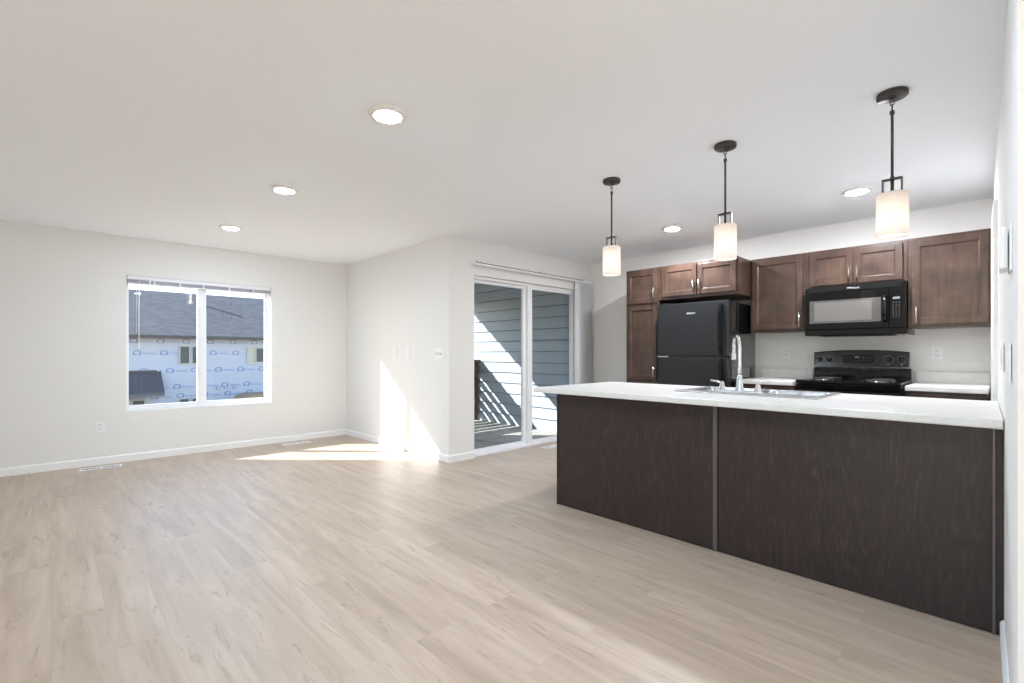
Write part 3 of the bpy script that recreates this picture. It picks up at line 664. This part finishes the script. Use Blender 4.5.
bm = B(); box(bm, IXB + .001, IXB + .02, .73, 1.71, .12, .85, 0, .003); obj('cabinet_door', bm, 'cab', t)
# worktop with a cut-out for the sink
CX0, CX1, CY0, CY1, CZ0, CZ1 = 2.735, 3.80, .045, 2.600, .866, .904
hx0, hx1, hy0, hy1 = 3.185, 3.715, .785, 1.605
bm = B(); xs = [CX0, hx0, hx1, CX1]; ys = [CY0, hy0, hy1, CY1]
g = {}
for i, x in enumerate(xs):
    for j, y in enumerate(ys):
        yy = y if j else ry(x) + .004
        for k, z in enumerate((CZ0, CZ1)): g[i, j, k] = bm.verts.new((x, yy, z))
for i in range(3):
    for j in range(3):
        if i == 1 and j == 1: continue
        bm.faces.new([g[a] for a in ((i, j, 1), (i+1, j, 1), (i+1, j+1, 1), (i, j+1, 1))]); bm.faces.new([g[a] for a in ((i, j+1, 0), (i+1, j+1, 0), (i+1, j, 0), (i, j, 0))])
for i in range(3):
    for j, s in ((0, 1), (3, -1)): bm.faces.new([g[a] for a in ((i, j, 0), (i+1, j, 0), (i+1, j, 1), (i, j, 1))])
    for j in (0, 3): bm.faces.new([g[a] for a in ((j, i, 0), (j, i+1, 0), (j, i+1, 1), (j, i, 1))])
for q in ((1, 1, 2, 1), (2, 1, 2, 2), (2, 2, 1, 2), (1, 2, 1, 1)): bm.faces.new([g[q[0], q[1], 0], g[q[2], q[3], 0], g[q[2], q[3], 1], g[q[0], q[1], 1]])
bmesh.ops.recalc_face_normals(bm, faces=bm.faces)
es = [e for e in bm.edges if len(e.link_faces) == 2 and e.calc_face_angle(0) > 1 and (max(abs(v.co.x - CX0) for v in e.verts) < 1e-4 or max(abs(v.co.y - CY1) for v in e.verts) < 1e-4)]
bmesh.ops.bevel(bm, geom=es, offset=.006, segments=3, affect='EDGES', profile=.5)
tag(obj('island_worktop', bm, 'counter'), 'long pale speckled worktop overhanging the dark wood island', 'countertop')
# sink
t = thing('kitchen_sink', 'double bowl stainless steel sink set in the island worktop', 'sink', (3.45, 1.195, .905))
bm = B(); X = [3.165, 3.325, 3.700, 3.735]; Y = [.765, .800, 1.178, 1.212, 1.590, 1.625]
zr = .910
def bowl(bm, x0, x1, y0, y1, depth=.17):
    prev = None; n = 6
    rings = []
    for (ins, z, rad) in ((0, zr, .05), (.004, zr - .006, .05), (.008, zr - .05, .05), (.014, zr - depth + .03, .06), (.04, zr - depth, .05)):
        r = []
        for cx, cy, a0 in ((x1 - ins - rad, y1 - ins - rad, 0), (x0 + ins + rad, y1 - ins - rad, PI/2), (x0 + ins + rad, y0 + ins + rad, PI), (x1 - ins - rad, y0 + ins + rad, 1.5*PI)):
            for k in range(n): a = a0 + PI/2*k/(n-1); r.append(bm.verts.new((cx + rad*math.cos(a), cy + rad*math.sin(a), z)))
        rings.append(r)
    for a, b in zip(rings, rings[1:]):
        for k in range(len(a)): f = bm.faces.new((a[k], a[(k+1) % len(a)], b[(k+1) % len(a)], b[k])); f.smooth = True
    bm.faces.new(rings[-1])
    return rings[0]
def rim_fill(bm, outer, inner, z):
    # quads between an outer rectangle corner list and the rounded opening, fanned per quarter
    n = len(inner) // 4; oc = [bm.verts.new((outer[1], outer[3], z)), bm.verts.new((outer[0], outer[3], z)), bm.verts.new((outer[0], outer[2], z)), bm.verts.new((outer[1], outer[2], z))]
    for q in range(4):
        for k in range(n - 1): bm.faces.new((oc[q], inner[q*n + k], inner[q*n + k + 1]))
        bm.faces.new((oc[q], inner[q*n + n - 1], inner[((q+1) % 4)*n], oc[(q+1) % 4]))
    return oc
for nm, ya, yb, oa, ob in (('sink_bowl', Y[1], Y[2], Y[0], 1.195), ('sink_bowl', Y[3], Y[4], 1.195, Y[5])):
    bm = B(); r = bowl(bm, X[1], X[2], ya, yb); rim_fill(bm, (X[0], X[3], oa, ob), r, zr)
    o = obj(nm, bm, 'steel', t)
    bm = B(); cx, cy = (X[1]+X[2])/2, (ya+yb)/2; lathe(bm, [(0, zr-.168), (.012, zr-.166), (.03, zr-.167), (.042, zr-.164), (.045, zr-.170)], (cx, cy, 0), seg=24); obj('drain', bm, 'chrome', o)
bm = B(); a, b, c_, d_ = X[0], X[3], Y[0], Y[5]
for (x0, x1, y0, y1) in ((a-.006, a+.004, c_-.006, d_+.006), (b-.004, b+.006, c_-.006, d_+.006), (a+.004, b-.004, c_-.006, c_+.004), (a+.004, b-.004, d_-.004, d_+.006)): box(bm, x0, x1, y0, y1, CZ1 + .0005, zr + .0015, 0, .0015)
obj('sink_rim', bm, 'steel', t)
# faucet
FX, FY = 3.252, 1.222
t = thing('kitchen_faucet', 'chrome high arc two handle faucet behind the island sink', 'faucet', (FX, FY, zr))
bm = B(); n = 10; pts = []
for s in (1, -1):
    for k in range(n + 1): a = (PI/2 - PI*k/n); pts.append((FX + .028*math.cos(a)*0 + .028*math.sin(a)*1*s*1.0, 0))
pl = []
for k in range(n + 1): a = -PI/2 + PI*k/n; pl.append((FX + .028*math.sin(a), FY + .130 + .028*math.cos(a)))
for k in range(n + 1): a = PI/2 + PI*k/n; pl.append((FX + .028*math.sin(a), FY - .130 + .028*math.cos(a)))
prism(bm, [(x, y, zr + .001) for x, y in pl], (0, 0, .014)); bmesh.ops.bevel(bm, geom=[e for e in bm.edges if all(v.co.z > zr + .014 for v in e.verts)], offset=.004, segments=2, affect='EDGES'); obj('deck_plate', bm, 'chrome', t)
dx, dy = .85, .53
bm = B(); lathe(bm, [(.026, zr+.014), (.024, zr+.03), (.020, zr+.075), (.0165, zr+.11), (.0125, zr+.12)], (FX, FY, 0), seg=24)
pts = [(FX, FY, zr + .10), (FX, FY, zr + .18), (FX, FY, zr + .28)]
R = .092
for k in range(1, 15):
    a = PI * k / 14 * 1.0; o_ = R - R*math.cos(a); pts.append((FX + dx*o_, FY + dy*o_, zr + .288 + R*math.sin(a)*.95))
lx, ly, lz = pts[-1]; pts += [(lx, ly, lz - .012), (lx, ly, lz - .022)]
tube(bm, pts, [.0112]*len(pts), 16); tube(bm, [(lx, ly, lz - .02), (lx, ly, lz - .03), (lx, ly, lz - .068), (lx, ly, lz - .072)], [.0110, .0150, .0155, .013], 16); obj('spout', bm, 'chrome', t)
for s in (1, -1):
    y = FY + s * .113
    bm = B(); lathe(bm, [(.024, zr+.014), (.022, zr+.028), (.015, zr+.052), (.014, zr+.062), (.009, zr+.074), (0, zr+.077)], (FX, y, 0), seg=20)
    tube(bm, [(FX, y, zr + .060), (FX - .004, y + s*.028, zr + .073), (FX - .006, y + s*.075, zr + .078)], [.0085, .0075, .0062], 12); obj('lever_handle', bm, 'chrome', t)

# ------------------------------------------------------------------ pendants
def make_pendant():
    t = thing('pendant_light', '', 'pendant light', (0, 0, H), 'pendants over the island')
    bm = B(); lathe(bm, [(0, H-.001), (.061, H-.001), (.063, H-.004), (.063, H-.020), (.060, H-.024), (0, H-.025)], seg=40)
    for s in (1, -1): lathe(bm, [(0, H-.03), (.004, H-.029), (.004, H-.024)], (s*.03, 0, 0), seg=8)
    obj('canopy', bm, 'bronze', t)
    bm = B(); tube(bm, [(0, 0, H-.022), (0, 0, H-.032)], .008, 12)
    for (z0, z1, ax) in ((H-.030, H-.062, 0), (H-.054, H-.090, 1)):
        zc = (z0+z1)/2; hl = (z0-z1)/2 - .006; p = []
        for k in range(21):
            a = 2*PI*k/20; o_ = .008*math.cos(a); zz = zc + (hl if math.sin(a) > 0 else -hl) + .006*math.sin(a)
            p.append((o_ if ax else 0, 0 if ax else o_, zz))
        tube(bm, p, .0020, 6, caps=False)
    obj('chain_link', bm, 'bronze', t)
    bm = B(); lathe(bm, [(0, H-.084), (.007, H-.086), (.010, H-.092), (.010, H-.104), (.006, H-.108), (.006, 2.034), (.009, 2.030), (.009, 2.018), (0, 2.016)], seg=14); obj('stem', bm, 'bronze', t)
    bm = B()
    w_, t_, z0, z1 = .040, .005, 1.952, 2.022
    box(bm, -t_*3, t_*3, -w_, w_, z1 - .006, z1, 0, .001); box(bm, -t_*2, t_*2, -w_, -w_+.006, z0, z1-.006, 0, .001); box(bm, -t_*2, t_*2, w_-.006, w_, z0, z1-.006, 0, .001); box(bm, -t_*2, t_*2, -w_+.006, w_-.006, z0, z0+.005, 0, .001)
    tube(bm, [(0, 0, z0+.004), (0, 0, z1-.005)], .007, 12)
    lathe(bm, [(0, z0), (.030, z0), (.030, 1.9485), (0, 1.9485)], seg=24); obj('bracket', bm, 'bronze', t)
    bm = B(); lathe(bm, [(.012, 1.948), (.059, 1.948), (.0635, 1.943), (.0635, 1.746), (.0615, 1.742), (.060, 1.746), (.060, 1.941), (.057, 1.944), (.012, 1.944)], seg=48); obj('shade', bm, 'shade', t)
    bm = B(); lathe(bm, [(0, 1.80), (.014, 1.804), (.026, 1.822), (.029, 1.845), (.024, 1.868), (.014, 1.89), (.013, 1.90), (0, 1.90)], seg=20); b_ = obj('bulb', bm, 'bulb', t)
    bm = B(); lathe(bm, [(0, 1.90), (.017, 1.90), (.017, 1.943), (0, 1.943)], seg=16); obj('socket', bm, 'bronze', t)
    return t
p0 = make_pendant()
PL = ['dark bronze pendant light over the right end of the island, nearest the microwave', 'middle one of the three bronze pendants, above the island sink', 'dark bronze pendant light over the left end of the island, nearest the patio door']
for k, y in enumerate((.391, 1.192, 2.010)):
    o = p0 if k == 0 else copy_tree(p0)
    o.location = (2.948, y, H); o['label'] = PL[k]
    ld = bpy.data.lights.new('pendant_bulb_light', 'POINT'); lo = bpy.data.objects.new('pendant_bulb_light', ld); COL.objects.link(lo)
    ld.energy = PEND; ld.color = (1.0, .93, .87); ld.shadow_soft_size = .02; lo.location = (2.948, y, 1.785)

# ------------------------------------------------------------------ recessed downlights
def make_can():
    t = thing('recessed_light', '', 'ceiling light', (0, 0, H), 'round ceiling lights')
    bm = B(); lathe(bm, [(.100, H-.0005), (.101, H-.004), (.096, H-.010), (.078, H-.016), (.070, H-.016), (.066, H-.010), (.066, H-.002), (.060, H-.001)], seg=48); obj('trim_ring', bm, 'trim', t)
    bm = B(); lathe(bm, [(.0655, H-.013), (.059, H-.0185), (.043, H-.0215), (0, H-.023)], seg=48); obj('diffuser', bm, 'can', t)
    return t
c0 = make_can()
CL = [((1.284, 2.282), 'largest of the round ceiling lights, nearest the camera in the living area'), ((1.295, 3.879), 'middle round ceiling light in the living area row'),
      ((1.295, 5.419), 'farthest round ceiling light, near the window wall'), ((4.521, .817), 'round ceiling light in the kitchen above the microwave, behind the right pendant'),
      ((4.521, 2.358), 'round ceiling light in the kitchen in front of the refrigerator cabinet'), ((1.295, .72), 'round ceiling light above the camera, out of the picture')]
for k, ((x, y), l) in enumerate(CL):
    o = c0 if k == 0 else copy_tree(c0)
    o.location = (x, y, H); o['label'] = l
    if x > 4:
        for ch in o.children:
            if ch.name.startswith('diffuser'): ch.data = ch.data.copy(); ch.data.materials[0] = M['kcan']

# ------------------------------------------------------------------ plates, outlets, registers
def plate(name, label, cat, pos, axis, w_, h_, kind):
    """axis: 'Y' = on the window wall facing -Y, 'X' = on a wall facing -X, 'R' = on the right wall facing +Y"""
    x, y, z = pos; t = thing(name, label, cat, pos)
    def bx(bm, u0, u1, p0, p1, z0, z1, mi=0, bev=0):
        if axis == 'Y': box(bm, x+u0, x+u1, y-p1, y-p0, z+z0, z+z1, mi, bev)
        elif axis == 'X': box(bm, x-p1, x-p0, y+u0, y+u1, z+z0, z+z1, mi, bev)
        else: box(bm, x+u0, x+u1, y+p0, y+p1, z+z0, z+z1, mi, bev)
    bm = B(); bx(bm, -w_/2, w_/2, 0, .006, -h_/2, h_/2, 0, .002); obj('cover_plate', bm, 'whiteplastic', t)
    if kind == 'outlet':
        for zc in (.02, -.02):
            bm = B(); bx(bm, -.017, .017, .006, .0085, zc-.014, zc+.014, 0, .001); r = obj('receptacle', bm, 'whiteplastic', t)
            bm = B(); bx(bm, -.009, -.006, .0085, .0092, zc-.002, zc+.008); bx(bm, .006, .009, .0085, .0092, zc-.002, zc+.008); bx(bm, -.002, .002, .0085, .0092, zc-.010, zc-.006); obj('slots', bm, 'slot', r)
    elif kind == 'switch3':
        for u in (-.046, 0, .046):
            bm = B(); bx(bm, u-.005, u+.005, .006, .016, -.004, .012, 0, .001); obj('toggle', bm, 'whiteplastic', t)
            bm = B(); bx(bm, u-.007, u+.007, .006, .0065, -.013, .013); obj('toggle_slot', bm, 'slot', t)
    elif kind == 'rocker':
        bm = B(); bx(bm, -.016, .016, .006, .010, -.033, .033, 0, .002); obj('rocker', bm, 'whiteplastic', t)
    elif kind == 'blank':
        bm = B()
        for zc in (.042, -.042): bx(bm, -.003, .003, .006, .0072, zc-.003, zc+.003)
        obj('screw', bm, 'whiteplastic', t)
    return t
plate('wall_outlet', 'white outlet on the window wall below and left of the window', 'outlet', (.367, YF, .398), 'Y', .073, .118, 'outlet')
plate('wall_outlet', 'white outlet above the counter between refrigerator and range', 'outlet', (XK, 1.603, 1.175), 'X', .075, .115, 'outlet')
plate('wall_outlet', 'white outlet above the counter right of the range', 'outlet', (XK, .425, 1.173), 'X', .075, .115, 'outlet')
plate('light_switch', 'white triple toggle switch plate near the wall corner by the patio door', 'switch', (XI, 4.336, 1.168), 'X', .165, .118, 'switch3')
wp = plain('painted_plate', (236, 235, 233), .6)
for y, l in ((5.262, 'blank wall plate left of its twin on the wall with the sun patch'), (4.958, 'blank wall plate between its twin and the triple switch')):
    t = plate('wall_plate', l, 'wall plate', (XI, y, 1.178), 'X', .072, .148, 'blank')
    for ch in t.children: ch.data.materials[0] = wp
for x, z, l in ((2.135, 1.143, 'switch plate on the right hand wall edge, nearest the camera'), (2.81, 1.155, 'switch plate on the right hand wall above the end of the worktop')):
    plate('light_switch', l, 'switch', (x, ry(x) + .001, z), 'R', .075, .115, 'rocker')
t = thing('thermostat', 'small white wall device on the right hand wall edge above the switch plates', 'thermostat', (2.16, ry(2.16), 1.495))
bm = B(); rbox(bm, 2.095, 2.225, .0005, .006, 1.425, 1.565); obj('base_plate', bm, 'whiteplastic', t)
bm = B(); box(bm, 2.10, 2.22, ry(2.2)+.008, ry(2.2)+.026, 1.43, 1.56, 0, .006); obj('housing', bm, 'whiteplastic', t)
def register(x0, x1, y0, y1, label):
    t = thing('floor_register', label, 'floor vent', ((x0+x1)/2, (y0+y1)/2, 0))
    bm = B(); m_ = .018; z0, z1 = .0006, .006
    box(bm, x0, x1, y0, y0+m_, z0, z1, 0, .001); box(bm, x0, x1, y1-m_, y1, z0, z1, 0, .001); box(bm, x0, x0+m_, y0+m_, y1-m_, z0, z1, 0, .001); box(bm, x1-m_, x1, y0+m_, y1-m_, z0, z1, 0, .001)
    L = x1 - x0 > y1 - y0
    if L: box(bm, (x0+x1)/2-.008, (x0+x1)/2+.008, y0+m_, y1-m_, z0, z1)
    else: box(bm, x0+m_, x1-m_, (y0+y1)/2-.008, (y0+y1)/2+.008, z0, z1)
    obj('register_frame', bm, 'trim', t)
    bm = B(); n = 15
    for k in range(n):
        if L: a = x0+m_ + (x1-x0-2*m_)*(k+.5)/n; box(bm, a-.0035, a+.0035, y0+m_, y1-m_, .0008, .0045)
        else: a = y0+m_ + (y1-y0-2*m_)*(k+.5)/n; box(bm, x0+m_, x1-m_, a-.0035, a+.0035, .0008, .0045)
    obj('louvres', bm, 'trim', t)
    bm = B(); box(bm, x0+m_, x1-m_, y0+m_, y1-m_, .0003, .0007); obj('duct_opening', bm, 'slot', t)
register(.20, .53, 6.375, 6.500, 'white floor register below the left end of the window')
register(2.13, 2.46, 6.36, 6.485, 'white floor register near the far corner beside the sun patch')
register(4.36, 4.69, 3.905, 4.02, 'white floor register in front of the sliding patio door')
